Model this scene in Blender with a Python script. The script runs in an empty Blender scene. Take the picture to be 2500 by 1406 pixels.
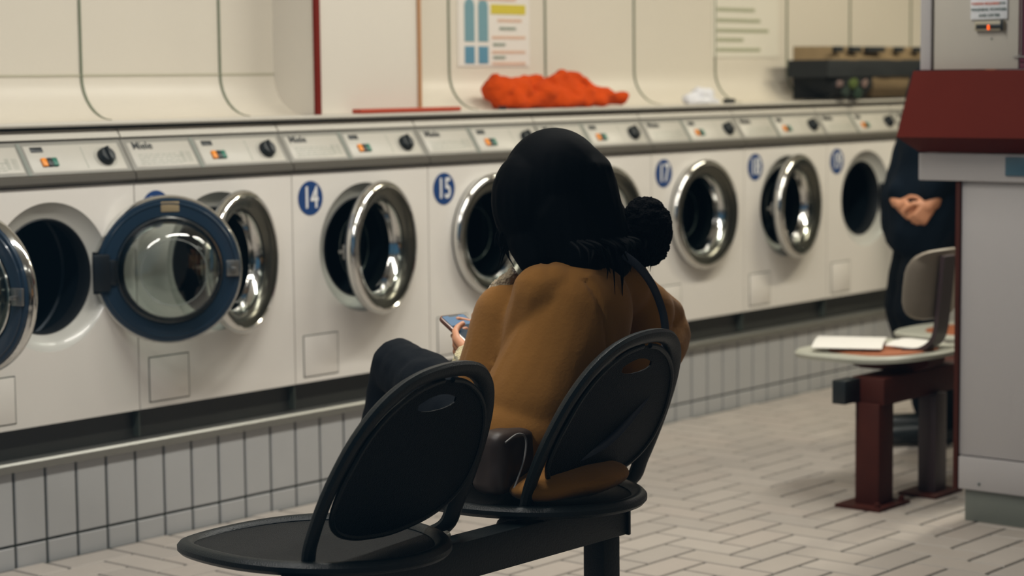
import bpy, bmesh, math, random
import numpy as np
from mathutils import Vector, Matrix, noise
random.seed(7)
S = bpy.context.scene
COL = S.collection
PI = math.pi
V = Vector

# ------------------------------------------------------------------ camera
YAW, PITCH, ROLL = .8722, .0989, -.0104
fw = V((math.sin(YAW)*math.cos(PITCH), math.cos(YAW)*math.cos(PITCH), -math.sin(PITCH)))
r0 = V((math.cos(YAW), -math.sin(YAW), 0)); u0 = r0.cross(fw)
rr = math.cos(ROLL)*r0 + math.sin(ROLL)*u0; uu = -math.sin(ROLL)*r0 + math.cos(ROLL)*u0
CAMP = V((-3.7928, -4.5384, 1.2725))
cd = bpy.data.cameras.new('camera'); cam = bpy.data.objects.new('camera', cd); COL.objects.link(cam)
m = Matrix((rr, uu, -fw)).transposed().to_4x4(); m.translation = CAMP; cam.matrix_world = m
cd.sensor_width = 36; cd.lens = 5173.3/2500*36; cd.clip_start = .05
cd.dof.use_dof = True; cd.dof.focus_distance = 4.1; cd.dof.aperture_fstop = 3.6
S.camera = cam
# ------------------------------------------------------------------ world, exposure
W = bpy.data.worlds.new('street'); S.world = W; W.use_nodes = True
bg = W.node_tree.nodes['Background']; bg.inputs[0].default_value = (.10, .24, .38, 1); bg.inputs[1].default_value = .5
S.view_settings.view_transform = 'Standard'; S.view_settings.look = 'None'
S.view_settings.gamma = 1; S.view_settings.use_curve_mapping = False; S.view_settings.exposure = 0

# ------------------------------------------------------------------ materials
def srgb(*c):
    return tuple((x/255/12.92 if x/255 <= .04045 else ((x/255+.055)/1.055)**2.4) for x in c)
MATS = {}
def mat(name, col, rough=.5, metal=0., spec=.5, bump=None, var=None, emit=None, trans=0, sheen=0, coat=0):
    """bump=(scale,strength,kind) var=(scale,amount)"""
    if name in MATS: return MATS[name]
    M = bpy.data.materials.new(name); M.use_nodes = True; N = M.node_tree; b = N.nodes['Principled BSDF']
    b.inputs['Base Color'].default_value = (*col, 1); b.inputs['Roughness'].default_value = rough
    b.inputs['Metallic'].default_value = metal; b.inputs['Specular IOR Level'].default_value = spec
    b.inputs['Transmission Weight'].default_value = trans; b.inputs['Sheen Weight'].default_value = sheen
    b.inputs['Coat Weight'].default_value = coat
    tc = N.nodes.new('ShaderNodeTexCoord')
    if var:
        n = N.nodes.new('ShaderNodeTexNoise'); n.inputs['Scale'].default_value = var[0]; n.inputs['Detail'].default_value = 4
        N.links.new(tc.outputs['Object'], n.inputs['Vector'])
        mx = N.nodes.new('ShaderNodeMix'); mx.data_type = 'RGBA'
        mx.inputs[6].default_value = (*[c*(1-var[1]) for c in col], 1); mx.inputs[7].default_value = (*[min(1, c*(1+var[1])) for c in col], 1)
        N.links.new(n.outputs['Fac'], mx.inputs[0]); N.links.new(mx.outputs[2], b.inputs['Base Color'])
    if bump:
        k = bump[2] if len(bump) > 2 else 'noise'
        if k == 'noise':
            t = N.nodes.new('ShaderNodeTexNoise'); t.inputs['Scale'].default_value = bump[0]; t.inputs['Detail'].default_value = 3
            out = t.outputs['Fac']
        elif k == 'voro':
            t = N.nodes.new('ShaderNodeTexVoronoi'); t.inputs['Scale'].default_value = bump[0]; out = t.outputs['Distance']
        elif k == 'wave':
            t = N.nodes.new('ShaderNodeTexWave'); t.inputs['Scale'].default_value = bump[0]; t.inputs['Distortion'].default_value = 1; out = t.outputs['Fac']
        N.links.new(tc.outputs['Object'], t.inputs['Vector'])
        bp = N.nodes.new('ShaderNodeBump'); bp.inputs['Strength'].default_value = bump[1]; bp.inputs['Distance'].default_value = .003
        N.links.new(out, bp.inputs['Height']); N.links.new(bp.outputs['Normal'], b.inputs['Normal'])
    if emit:
        b.inputs['Emission Color'].default_value = (*emit[0], 1); b.inputs['Emission Strength'].default_value = emit[1]
    MATS[name] = M
    return M
enamel = mat('cream enamel', (.78, .74, .69), .32, var=(3, .03), coat=.2)
console_m = mat('console plastic', (.27, .26, .23), .45, var=(9, .05))
label_m = mat('label plate', (.50, .475, .42), .4)
lip_m = mat('console lip grey brown', (.085, .076, .062), .45)
seam_m = mat('dark seam', (.045, .055, .045), .7)
kick_m = mat('dark kick strip', (.026, .026, .022), .45, var=(5, .25))
steel_m = mat('dull steel trim', (.26, .26, .24), .38, metal=.7, bump=(40, .2))
chrome = mat('chrome', (.72, .72, .70), .12, metal=1)
satin = mat('satin band', (.12, .12, .10), .22, metal=.9)
darkring = mat('dark blue door inner ring', (.012, .03, .055), .28, coat=.3)
rubber = mat('black rubber', (.008, .010, .012), .5)
drum_m = mat('drum steel', (.012, .020, .028), .4, metal=.5)
dish_m = mat('white dish surround', (.55, .54, .50), .3, coat=.3)
badge_b = mat('badge blue', srgb(22, 62, 118), .4)
white_p = mat('white print', (.78, .78, .78), .5)
black_p = mat('black plastic', (.006, .010, .012), .4)
orange_b = mat('orange button', srgb(235, 140, 25), .4)
green_b = mat('green button', srgb(10, 105, 85), .4)
ink = mat('grey ink', (.10, .13, .11), .7)
ink_l = mat('faint ink', (.35, .36, .31), .7)
wall_m = mat('cream wall panel', (.68, .625, .53), .42, var=(2, .02))
wallseam = mat('panel joint', (.16, .18, .12), .6)
counter_m = mat('counter laminate', (.55, .52, .46), .3, var=(4, .03))
redtrim = mat('dark red trim', srgb(110, 26, 12), .6, spec=.15)
tantrim = mat('tan trim', srgb(178, 132, 92), .5)
tile_g = mat('grout', (.020, .026, .020), .85)
blackmetal = mat('black painted metal', (.004, .007, .008), .42, spec=.25, bump=(300, .3))
blackmesh = mat('black perforated sheet', (.0035, .0055, .007), .6, spec=.15, bump=(420, .9, 'voro'))
seatmesh = mat('worn black perforated seat', (.008, .0085, .0085), .55, spec=.12, bump=(420, .6, 'voro'), var=(14, .5))
browncoat = mat('tan suede coat', srgb(128, 88, 42), .95, sheen=.1, spec=.05, bump=(140, .25), var=(7, .12))
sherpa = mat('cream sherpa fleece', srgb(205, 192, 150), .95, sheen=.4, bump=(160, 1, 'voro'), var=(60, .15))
blackfur = mat('black fleece', (.0015, .0015, .002), .95, spec=.05, bump=(260, 1, 'voro'))
hair_m = mat('black hair', (.0014, .0016, .002), .7, spec=.03)
skin_m = mat('skin', srgb(200, 140, 105), .5, var=(30, .06))
pants_m = mat('black trousers', (.004, .006, .009), .85, spec=.1, bump=(200, .3))
strap_m = mat('navy strap', (.008, .012, .024), .5)
bag_m = mat('dark brown leather', (.030, .017, .012), .5, var=(10, .2))
piping_m = mat('pale piping', (.20, .19, .18), .5)
phone_m = mat('phone case', srgb(120, 78, 62), .3, coat=.3)
towel_m = mat('orange towelling', srgb(204, 74, 20), .95, spec=.05, sheen=.02, bump=(180, 1, 'voro'), var=(14, .25))
rust_m = mat('rust brown metal', srgb(66, 26, 16), .6, spec=.2, var=(20, .2))
shell_m = mat('off white seat shell', (.42, .42, .35), .4)
back_m = mat('beige seat back', srgb(150, 140, 126), .45, var=(12, .08))
bracket_m = mat('dark purple brown bracket', srgb(62, 48, 50), .45)
redpanel = mat('red hood', srgb(80, 23, 14), .7, spec=.08, var=(5, .12))
unitwhite = mat('white unit panel', (.42, .40, .40), .45, var=(3, .04))
unitcream = mat('cream dispenser', (.46, .43, .38), .45, var=(2, .06))
maroon_m = mat('maroon panel', srgb(88, 40, 60), .4)
navy_m = mat('navy coat', (.004, .008, .014), .9, spec=.1, bump=(60, .3))

# ------------------------------------------------------------------ mesh helpers
def loft(bm, rings, closed=True, cap=True, mi=0):
    vs = [[bm.verts.new(p) for p in r] for r in rings]
    n = len(rings[0])
    for a, b in zip(vs, vs[1:]):
        for i in range(n if closed else n-1):
            f = bm.faces.new((a[i], a[(i+1) % n], b[(i+1) % n], b[i])); f.material_index = mi
    if cap and closed:
        for r_ in (vs[0][::-1], vs[-1]):
            try: bm.faces.new(r_).material_index = mi
            except ValueError: pass
    return vs
def box(bm, lo, hi, bev=0, rot=None):
    """axis box lo..hi; optional rot=(Matrix) about its centre"""
    c = (V(lo)+V(hi))/2; s = V(hi)-V(lo)
    r = bmesh.ops.create_cube(bm, size=1)
    vs = r['verts']
    bmesh.ops.scale(bm, vec=s, verts=vs)
    if bev > 0:
        es = list({e for v in vs for e in v.link_edges})
        q = bmesh.ops.bevel(bm, geom=es, offset=bev, segments=2, affect='EDGES', profile=.5)
        vs = list({v for f in q['faces'] for v in f.verts} | {v for v in vs if v.is_valid})
    if rot is not None: bmesh.ops.transform(bm, matrix=rot.to_4x4(), verts=vs)
    bmesh.ops.translate(bm, vec=c, verts=vs)
    return vs
def prism(bm, poly, axis, a, b):
    """poly: 2D points in the plane perpendicular to axis, extruded a..b"""
    def P(p, t):
        return {'X': (t, p[0], p[1]), 'Y': (p[0], t, p[1]), 'Z': (p[0], p[1], t)}[axis]
    loft(bm, [[P(p, a) for p in poly], [P(p, b) for p in poly]])
def lathe(bm, prof, c=(0, 0, 0), axis='Y', seg=48, a0=0, a1=2*PI):
    """prof: (r, t) along axis"""
    full = abs(a1-a0-2*PI) < 1e-6
    n = seg if full else seg+1
    rings = []
    for r, t in prof:
        ring = []
        for i in range(n):
            a = a0+(a1-a0)*i/seg
            x, y = r*math.cos(a), r*math.sin(a)
            p = {'Y': (x, t, y), 'Z': (x, y, t), 'X': (t, x, y)}[axis]
            ring.append(V(p)+V(c))
        rings.append(ring)
    return loft(bm, rings, closed=full, cap=False)
def frames(pts, up=V((0, 0, 1))):
    out = []
    n = len(pts); nrm = None
    for i in range(n):
        t = (pts[min(i+1, n-1)]-pts[max(i-1, 0)]).normalized()
        if nrm is None:
            nrm = up-t*up.dot(t)
            if nrm.length < 1e-3: nrm = V((1, 0, 0))-t*t.x
        else: nrm = nrm-t*nrm.dot(t)
        nrm.normalize(); out.append((t, nrm.copy(), t.cross(nrm)))
    return out
def smooth(pts, k=6, closed=False):
    """Catmull-Rom"""
    pts = [V(p) for p in pts]; n = len(pts); out = []
    rng = range(n if closed else n-1)
    for i in rng:
        g = (lambda j: pts[j % n]) if closed else (lambda j: pts[max(0, min(n-1, j))])
        p0, p1, p2, p3 = g(i-1), g(i), g(i+1), g(i+2)
        for s in range(k):
            t = s/k
            out.append(.5*((2*p1)+(-p0+p2)*t+(2*p0-5*p1+4*p2-p3)*t*t+(-p0+3*p1-3*p2+p3)*t**3))
    if not closed: out.append(pts[-1])
    return out
def tube(bm, pts, r, seg=8, flat=1., closed=False, up=V((0, 0, 1)), cap=True):
    """r: radius or list; flat: second axis factor"""
    pts = [V(p) for p in pts]
    fr = frames(pts, up)
    rings = []
    for i, (p, (t, n, b)) in enumerate(zip(pts, fr)):
        R = r[i] if isinstance(r, (list, tuple)) else r
        rings.append([p+n*R*math.cos(a)+b*R*flat*math.sin(a) for a in [2*PI*j/seg for j in range(seg)]])
    if closed: rings.append(rings[0])
    loft(bm, rings, cap=cap and not closed)
def ball(bm, c, r, sub=2, sc=(1, 1, 1), rot=None):
    q = bmesh.ops.create_icosphere(bm, subdivisions=sub, radius=1)
    vs = q['verts']; bmesh.ops.scale(bm, vec=V(sc)*r, verts=vs)
    if rot is not None: bmesh.ops.transform(bm, matrix=rot.to_4x4(), verts=vs)
    bmesh.ops.translate(bm, vec=V(c), verts=vs)
def cap_(bm, a, b, ra, rb, n=6, sc=(1, 1, 1), sub=2):
    a, b = V(a), V(b)
    n = max(n, int((a-b).length/(min(ra, rb)*.22))+1)
    for i in range(n+1):
        t = i/n; ball(bm, a.lerp(b, t), ra+(rb-ra)*t, sub, sc)
def build(name, bm, m_, parent=None, base=(0, 0, 0), sm=True, ang=40):
    """world-space bmesh -> object with its origin at base"""
    bmesh.ops.recalc_face_normals(bm, faces=bm.faces)
    me = bpy.data.meshes.new(name)
    bmesh.ops.translate(bm, vec=-V(base), verts=bm.verts)
    bm.to_mesh(me); bm.free()
    for mm in (m_ if isinstance(m_, (list, tuple)) else [m_]): me.materials.append(mm)
    if sm:
        me.polygons.foreach_set('use_smooth', [True]*len(me.polygons))
        me.set_sharp_from_angle(angle=math.radians(ang))
    o = bpy.data.objects.new(name, me); COL.objects.link(o)
    if parent is not None: o.parent = parent
    else: o.location = base
    return o
def tag(o, label=None, cat=None, group=None, kind=None):
    if label: o['label'] = label
    if cat: o['category'] = cat
    if group: o['group'] = group
    if kind: o['kind'] = kind
    return o
def thing(name, label, cat, loc=(0, 0, 0), group=None):
    o = bpy.data.objects.new(name, None); COL.objects.link(o); o.location = loc; o.empty_display_size = .05
    return tag(o, label, cat, group)
def struct(name, bm, m_, sm=False, base=(0, 0, 0)):
    return tag(build(name, bm, m_, None, base, sm=sm), kind='structure')
def copy_tree(o, parent=None):
    c = o.copy(); COL.objects.link(c); c.parent = parent
    for ch in list(o.children): copy_tree(ch, c)
    return c
def remesh(bm, voxel=.006, it=6, disp=None):
    """merge overlapping closed shells into one continuous surface"""
    me = bpy.data.meshes.new('t'); bm.to_mesh(me); bm.free()
    o = bpy.data.objects.new('t', me); COL.objects.link(o)
    md = o.modifiers.new('r', 'REMESH'); md.mode = 'VOXEL'; md.voxel_size = voxel
    if it:
        ms = o.modifiers.new('s', 'SMOOTH'); ms.iterations = it; ms.factor = .6
    dg = bpy.context.evaluated_depsgraph_get(); dg.update()
    ev = o.evaluated_get(dg); b2 = bmesh.new(); b2.from_mesh(ev.to_mesh()); ev.to_mesh_clear()
    bpy.data.objects.remove(o); bpy.data.meshes.remove(me)
    if disp:
        b2.normal_update()
        mv = [(v, v.co+v.normal*disp(v.co, v.normal)) for v in b2.verts]
        for v, p in mv: v.co = p
    return b2
def B(): return bmesh.new()
def text(s, size, font_bold=False):
    c = bpy.data.curves.new('t', 'FONT'); c.body = s; c.size = size; c.align_x = 'CENTER'; c.align_y = 'CENTER'
    c.extrude = .0006; c.offset = min(.0012, size*.014) if font_bold else .0004*size/.03
    o = bpy.data.objects.new('t', c); COL.objects.link(o)
    dg = bpy.context.evaluated_depsgraph_get(); dg.update()
    ev = o.evaluated_get(dg); b = bmesh.new(); b.from_mesh(ev.to_mesh()); ev.to_mesh_clear()
    bpy.data.objects.remove(o); bpy.data.curves.remove(c)
    return b
def place(bm, M4): bmesh.ops.transform(bm, matrix=M4, verts=bm.verts); return bm
FRONT = Matrix(((1, 0, 0, 0), (0, 0, -1, 0), (0, 1, 0, 0), (0, 0, 0, 1)))
FACE_MX = Matrix(((0, 0, -1, 0), (-1, 0, 0, 0), (0, 1, 0, 0), (0, 0, 0, 1)))   # faces -X, reads towards -Y
def T(x, y, z): return Matrix.Translation((x, y, z))

# ------------------------------------------------------------------ the room
XL, XR, YB, YF, ZC = -3.05, 6.2, .34, -6.0, 2.75
# floor: herringbone tiles in one mesh
def floor():
    w, x0, y0, g = .107, 1.257, -1.296, .0047
    bm = B(); col = []
    mats = 0
    bmb = B(); box(bmb, (XL, YF, -.06), (XR, .02, -.0035))
    tiles = B()
    lay = tiles.faces.layers.int.new('k')
    def tile(xa, ya, xb, yb):
        xa, xb = max(xa, XL), min(xb, XR); ya, yb = max(ya, YF), min(yb, -.002)
        if xb-xa < .012 or yb-ya < .012: return
        e = .0022; mi = 1+random.randrange(4)
        a = [(xa+g, ya+g), (xb-g, ya+g), (xb-g, yb-g), (xa+g, yb-g)]
        b = [(xa+g+e, ya+g+e), (xb-g-e, ya+g+e), (xb-g-e, yb-g-e), (xa+g+e, yb-g-e)]
        vs0 = [tiles.verts.new((*p, -.0034)) for p in a]; vs1 = [tiles.verts.new((*p, 0)) for p in b]
        for i in range(4):
            tiles.faces.new((vs0[i], vs0[(i+1) % 4], vs1[(i+1) % 4], vs1[i])).material_index = mi
        tiles.faces.new(vs1).material_index = mi
    for i in range(int((XL-x0)/w)-3, int((XR-x0)/w)+3):
        for j in range(int((YF-y0)/w)-3, int((.1-y0)/w)+3):
            c = (i-j+2) % 4; X, Y = x0+i*w, y0+j*w
            if c == 0: tile(X, Y, X+2*w, Y+w)
            elif c == 2: tile(X, Y-w, X+w, Y+w)
    me = bpy.data.meshes.new('t'); bmb.to_mesh(me); tiles.from_mesh(me); bpy.data.meshes.remove(me); bmb.free()
    fm = [mat('floor tile %s' % n, c, .42, bump=(60, .15), var=(18, .05)) for n, c in
          (('a', (.41, .365, .325)), ('b', (.43, .385, .345)), ('c', (.39, .35, .315)), ('d', (.42, .37, .33)))]
    struct('floor', tiles, [tile_g]+fm)
floor()
bm = B(); box(bm, (XL-.2, YF-.2, ZC), (XR+.2, YB+.2, ZC+.1)); struct('ceiling', bm, mat('ceiling white', (.62, .60, .54), .8))
bm = B(); box(bm, (XR, YF, -.06), (XR+.1, YB+.1, ZC)); struct('wall_right', bm, mat('far wall', (.34, .33, .28), .7))
bm = B(); box(bm, (XL, YF-.1, -.06), (XR, YF, ZC)); struct('wall_front', bm, mat('side wall', (.22, .22, .21), .7))

# machine wall above the counter: cove panels (vertical, curving on to the counter top)
def cove_profile():
    P = [(YB-.04, 2.75), (YB-.04, 1.292)]
    for k in range(1, 9):
        a = k/8*PI/2; P.append((YB-.04-.13*(1-math.cos(a)), 1.292-.127*math.sin(a)))
    return P
CP = cove_profile()
bm = B()
pol = CP+[(YB+.06, 1.165), (YB+.06, 2.75)]
prism(bm, pol, 'X', XL, XR)
struct('wall_back', bm, wall_m, sm=True)
bm = B(); box(bm, (XL, YB+.125, -.06), (XR, YB+.16, 1.1655)); struct('wall_rear', bm, mat('plain lower wall', (.35, .34, .31), .6))
bm = B()                                                              # panel joints
for X in (-.99, -.463, .068, .597, 1.645, 2.166, 2.70, 3.24, 3.765, 4.27, 4.80, 5.33):
    pts = [V((X, y-.0015, z)) for y, z in CP[1:]]
    pts = [V((X, CP[0][0]-.0015, 2.7))]+pts
    rings = []
    for i, p in enumerate(pts):
        t = (pts[min(i+1, len(pts)-1)]-pts[max(i-1, 0)]).normalized(); n = V((1, 0, 0)).cross(t)
        h = .0042*(1 if i < len(pts)-3 else (len(pts)-1-i)/3+.1)
        rings.append([p+V((-h, 0, 0))+n*.001, p+V((h, 0, 0))+n*.001, p+V((h, 0, 0))-n*.002, p+V((-h, 0, 0))-n*.002])
    loft(bm, rings)
struct('trim_1', bm, wallseam, sm=True)
bm = B(); box(bm, (XL, CP[0][0]-.0025, 1.288), (.82, CP[0][0]+.002, 1.295)); struct('trim_2', bm, mat('cove line', (.50, .47, .36), .5))
# projecting boxed section between the coves
t = thing('boxed_section', 'white boxed-in section projecting from the wall behind the counter, red left edge', 'cupboard', (1.055, .11, 1.165))
bm = B(); box(bm, (.822, .112, 1.166), (1.29, .305, 2.75)); build('body', bm, mat('white box panel', (.70, .65, .57), .45, var=(2, .02)), t, t.location)
bm = B(); box(bm, (.815, .104, 1.166), (.835, .116, 2.75)); tag(build('left_edge_strip', bm, redtrim, t, t.location), 'dark red edge strip')
bm = B(); box(bm, (1.281, .104, 1.166), (1.293, .116, 2.75)); tag(build('right_edge_strip', bm, tantrim, t, t.location), 'thin tan edge strip')
# tiled plinth the machines stand on
def plinth():
    bm = B(); box(bm, (XL, .004, -.01), (XR, YB+.124, .262))
    pitch, xt, g, e = .1028, -.4329, .0034, .002
    i0 = int((XL-xt)/pitch)-1
    for i in range(i0, int((XR-xt)/pitch)+1):
        X = xt+i*pitch
        if X < XL or X+pitch > XR: continue
        for za, zb in ((-.01, .058), (.058, .262)):
            xa, xb, a, b = X+g, X+pitch-g, za+g, zb-g
            vo = [bm.verts.new((x, .004, z)) for x, z in ((xa, a), (xb, a), (xb, b), (xa, b))]
            vi = [bm.verts.new((x, .0, z)) for x, z in ((xa+e, a+e), (xb-e, a+e), (xb-e, b-e), (xa+e, b-e))]
            for k in range(4): bm.faces.new((vo[k], vo[(k+1) % 4], vi[(k+1) % 4], vi[k])).material_index = 1
            bm.faces.new(vi).material_index = 1
    struct('trim_3', bm, [tile_g, mat('wall tile', (.42, .42, .42), .38, var=(6, .06), bump=(30, .1))])
plinth()
bm = B(); prism(bm, [(-.014, .256), (-.016, .276), (-.012, .2815), (.05, .282), (.05, .256)], 'X', XL, XR); struct('trim_4', bm, steel_m)
# counter
t = thing('counter', 'long cream laminate counter running over the washing machines', 'counter', (1.5, .15, 1.153))
bm = B(); prism(bm, [(.047, 1.1535), (.044, 1.159), (.050, 1.165), (YB-.03, 1.1655), (YB-.03, 1.1535)], 'X', XL+.01, 5.9)
build('worktop', bm, counter_m, t, t.location)
bm = B(); box(bm, (XL+.02, .085, 1.1475), (5.88, YB-.04, 1.1535)); build('shadow_strip', bm, seam_m, t, t.location)  # dark strip painting the shadow in the gap under the worktop

# ------------------------------------------------------------------ washing machines
def ring_face(bm, cx, cz, r, x0, x1, z0, z1, y, seg=64):
    angs = sorted({2*PI*i/seg for i in range(seg)} | {math.atan2(zz-cz, xx-cx) % (2*PI) for xx in (x0, x1) for zz in (z0, z1)})
    ins, outs = [], []
    for a in angs:
        c, s = math.cos(a), math.sin(a)
        ins.append(bm.verts.new((cx+r*c, y, cz+r*s)))
        k = min(((x1-cx)/c if c > 1e-9 else (x0-cx)/c if c < -1e-9 else 9), ((z1-cz)/s if s > 1e-9 else (z0-cz)/s if s < -1e-9 else 9))
        outs.append(bm.verts.new((cx+k*c, y, cz+k*s)))
    n = len(angs)
    for i in range(n): bm.faces.new((ins[i], ins[(i+1) % n], outs[(i+1) % n], outs[i]))
    back = [bm.verts.new((v.co.x, .45, v.co.z)) for v in outs]
    for i in range(n): bm.faces.new((outs[i], outs[(i+1) % n], back[(i+1) % n], back[i]))
CX, CZ, RO = .31, .758, .203
def make_machine():
    """origin: left front bottom corner of the unit, x to the right, y into the wall"""
    t = thing('washing_machine', 'x', 'washing machine', (0, 0, 0), 'numbered washing machines in the row under the counter')
    P = lambda n, b, m_, par=None, **k: build(n, b, m_, par or t, **k)
    bm = B(); ring_face(bm, CX, CZ, RO-.004, .0022, .5978, .366, .996, 0); body = P('body', bm, enamel)
    bm = B(); lathe(bm, [(RO-.004, 0), (RO-.008, .006), (.176, .020), (.156, .028), (.154, .036)], (CX, 0, CZ), seg=64); P('porthole_surround', bm, dish_m)
    bm = B(); lathe(bm, [(.156, .030), (.152, .026), (.149, .034), (.148, .060), (.150, .075)], (CX, 0, CZ), seg=64); P('door_seal', bm, rubber)
    bm = B(); lathe(bm, [(.150, .06), (.20, .09), (.20, .36), (.12, .37), (.001, .372)], (CX, 0, CZ), seg=48); lathe(bm, [(.199, .2), (.194, .204), (.199, .208)], (CX, 0, CZ), seg=48)
    P('drum', bm, drum_m)
    bm = B(); prism(bm, [(.006, .29), (.006, 1.0), (.012, 1.026), (.066, 1.112), (.074, 1.140), (.40, 1.140), (.40, .29)], 'X', -.0012, .0025); P('side_gap', bm, seam_m)
    bm = B(); box(bm, (.001, .03, .283), (.599, .40, .366)); k_ = P('kick_panel', bm, kick_m)
    # service hatch
    bm = B(); box(bm, (.034, -.0012, .381), (.182, .004, .509), .0008); h = P('service_hatch', bm, seam_m)
    bm = B(); box(bm, (.037, -.0022, .384), (.179, .004, .506), .001); P('hatch_cover', bm, enamel, h)
    # console
    bm = B(); prism(bm, [(.002, 1.026), (-.001, 1.030), (.055, 1.113), (.062, 1.117), (.42, 1.117), (.42, 1.0), (.02, 1.0)], 'X', .002, .598)
    con = P('console', bm, console_m)
    bm = B(); prism(bm, [(.004, .999), (-.009, 1.001), (-.013, 1.008), (-.010, 1.024), (-.001, 1.029), (.02, 1.026), (.02, .999)], 'X', .002, .598); P('console_lip', bm, lip_m)
    bm = B(); prism(bm, [(.060, 1.1185), (.052, 1.121), (.066, 1.142), (.075, 1.146), (.4, 1.146), (.4, 1.1185)], 'X', .003, .597); P('top_panel', bm, counter_m)
    # items on the sloping console face
    ang = math.atan2(.056, .083)
    RX = Matrix.Rotation(-ang, 4, 'X')           # tilt the upright plane backwards
    def onc(bm_, x, z, off=.0):                    # local front-plane mesh -> console face
        s = (z-1.030)/.083
        return place(bm_, T(x, -.001+.056*s-off*math.cos(ang), z+off*math.sin(ang)) @ RX)
    bm = B(); box(bm, (-.112, -.0012, -.040), (.112, .001, .040), .0006); P('label_plate', onc(bm, .128, 1.070), label_m, con)
    bm = B(); box(bm, (-.158, -.0012, -.042), (.158, .001, .042), .0006); P('control_plate', onc(bm, .424, 1.070), label_m, con)
    for x in (.2525, ):
        bm = B(); box(bm, (-.006, -.0016, -.050), (.006, .001, .050)); P('divider', onc(bm, x, 1.070), mat('divider grey', (.20, .22, .19), .5), con)
    bm = text('Miele', .033, True); place(bm, FRONT); P('maker_name', onc(bm, .066, 1.0935, .002), black_p, con)
    bm = B()
    for r_ in range(5):
        x = -.09
        while x < .05:
            w_ = random.uniform(.008, .03); box(bm, (x, -.0017, -.004-r_*.0075), (x+w_, -.001, -.0015-r_*.0075)); x += w_+.006
    for r_ in range(7): box(bm, (.062, -.0017, .0-r_*.005), (.075, -.001, .0025-r_*.005)); box(bm, (.082, -.0017, .0-r_*.005), (.1, -.001, .0015-r_*.005))
    P('programme_table', onc(bm, .128, 1.072), ink_l, con)
    bm = B(); box(bm, (-.020, -.003, -.008), (.020, 0, .008), .001); P('display', onc(bm, .305, 1.094), black_p, con)
    for x, m_, nm in ((.312, orange_b, 'start_button'), (.330, black_p, 'door_button'), (.347, green_b, 'option_button')):
        bm = B(); box(bm, (-.0085, -.008, -.013), (.0085, 0, .013), .003); P(nm, onc(bm, x, 1.060), m_, con)
    bm = B(); box(bm, (-.0012, -.0017, -.034), (.0012, 0, .034)); P('plate_line', onc(bm, .452, 1.070), ink_l, con)
    bm = B(); tube(bm, [(.036*math.cos(k/24*2*PI), -.0014, .031*math.sin(k/24*2*PI)) for k in range(24)], .0007, 5, closed=True, up=V((0, 1, 0)))
    P('dial_ring', onc(bm, .523, 1.068), ink_l, con)
    bm = B(); lathe(bm, [(.001, -.020), (.021, -.020), (.0235, -.017), (.0265, -.004), (.0265, 0)], seg=28)
    box(bm, (-.004, -.027, -.019), (.004, -.018, .021), .001)
    k = P('programme_dial', onc(bm, .523, 1.068), black_p, con)
    return t
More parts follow.
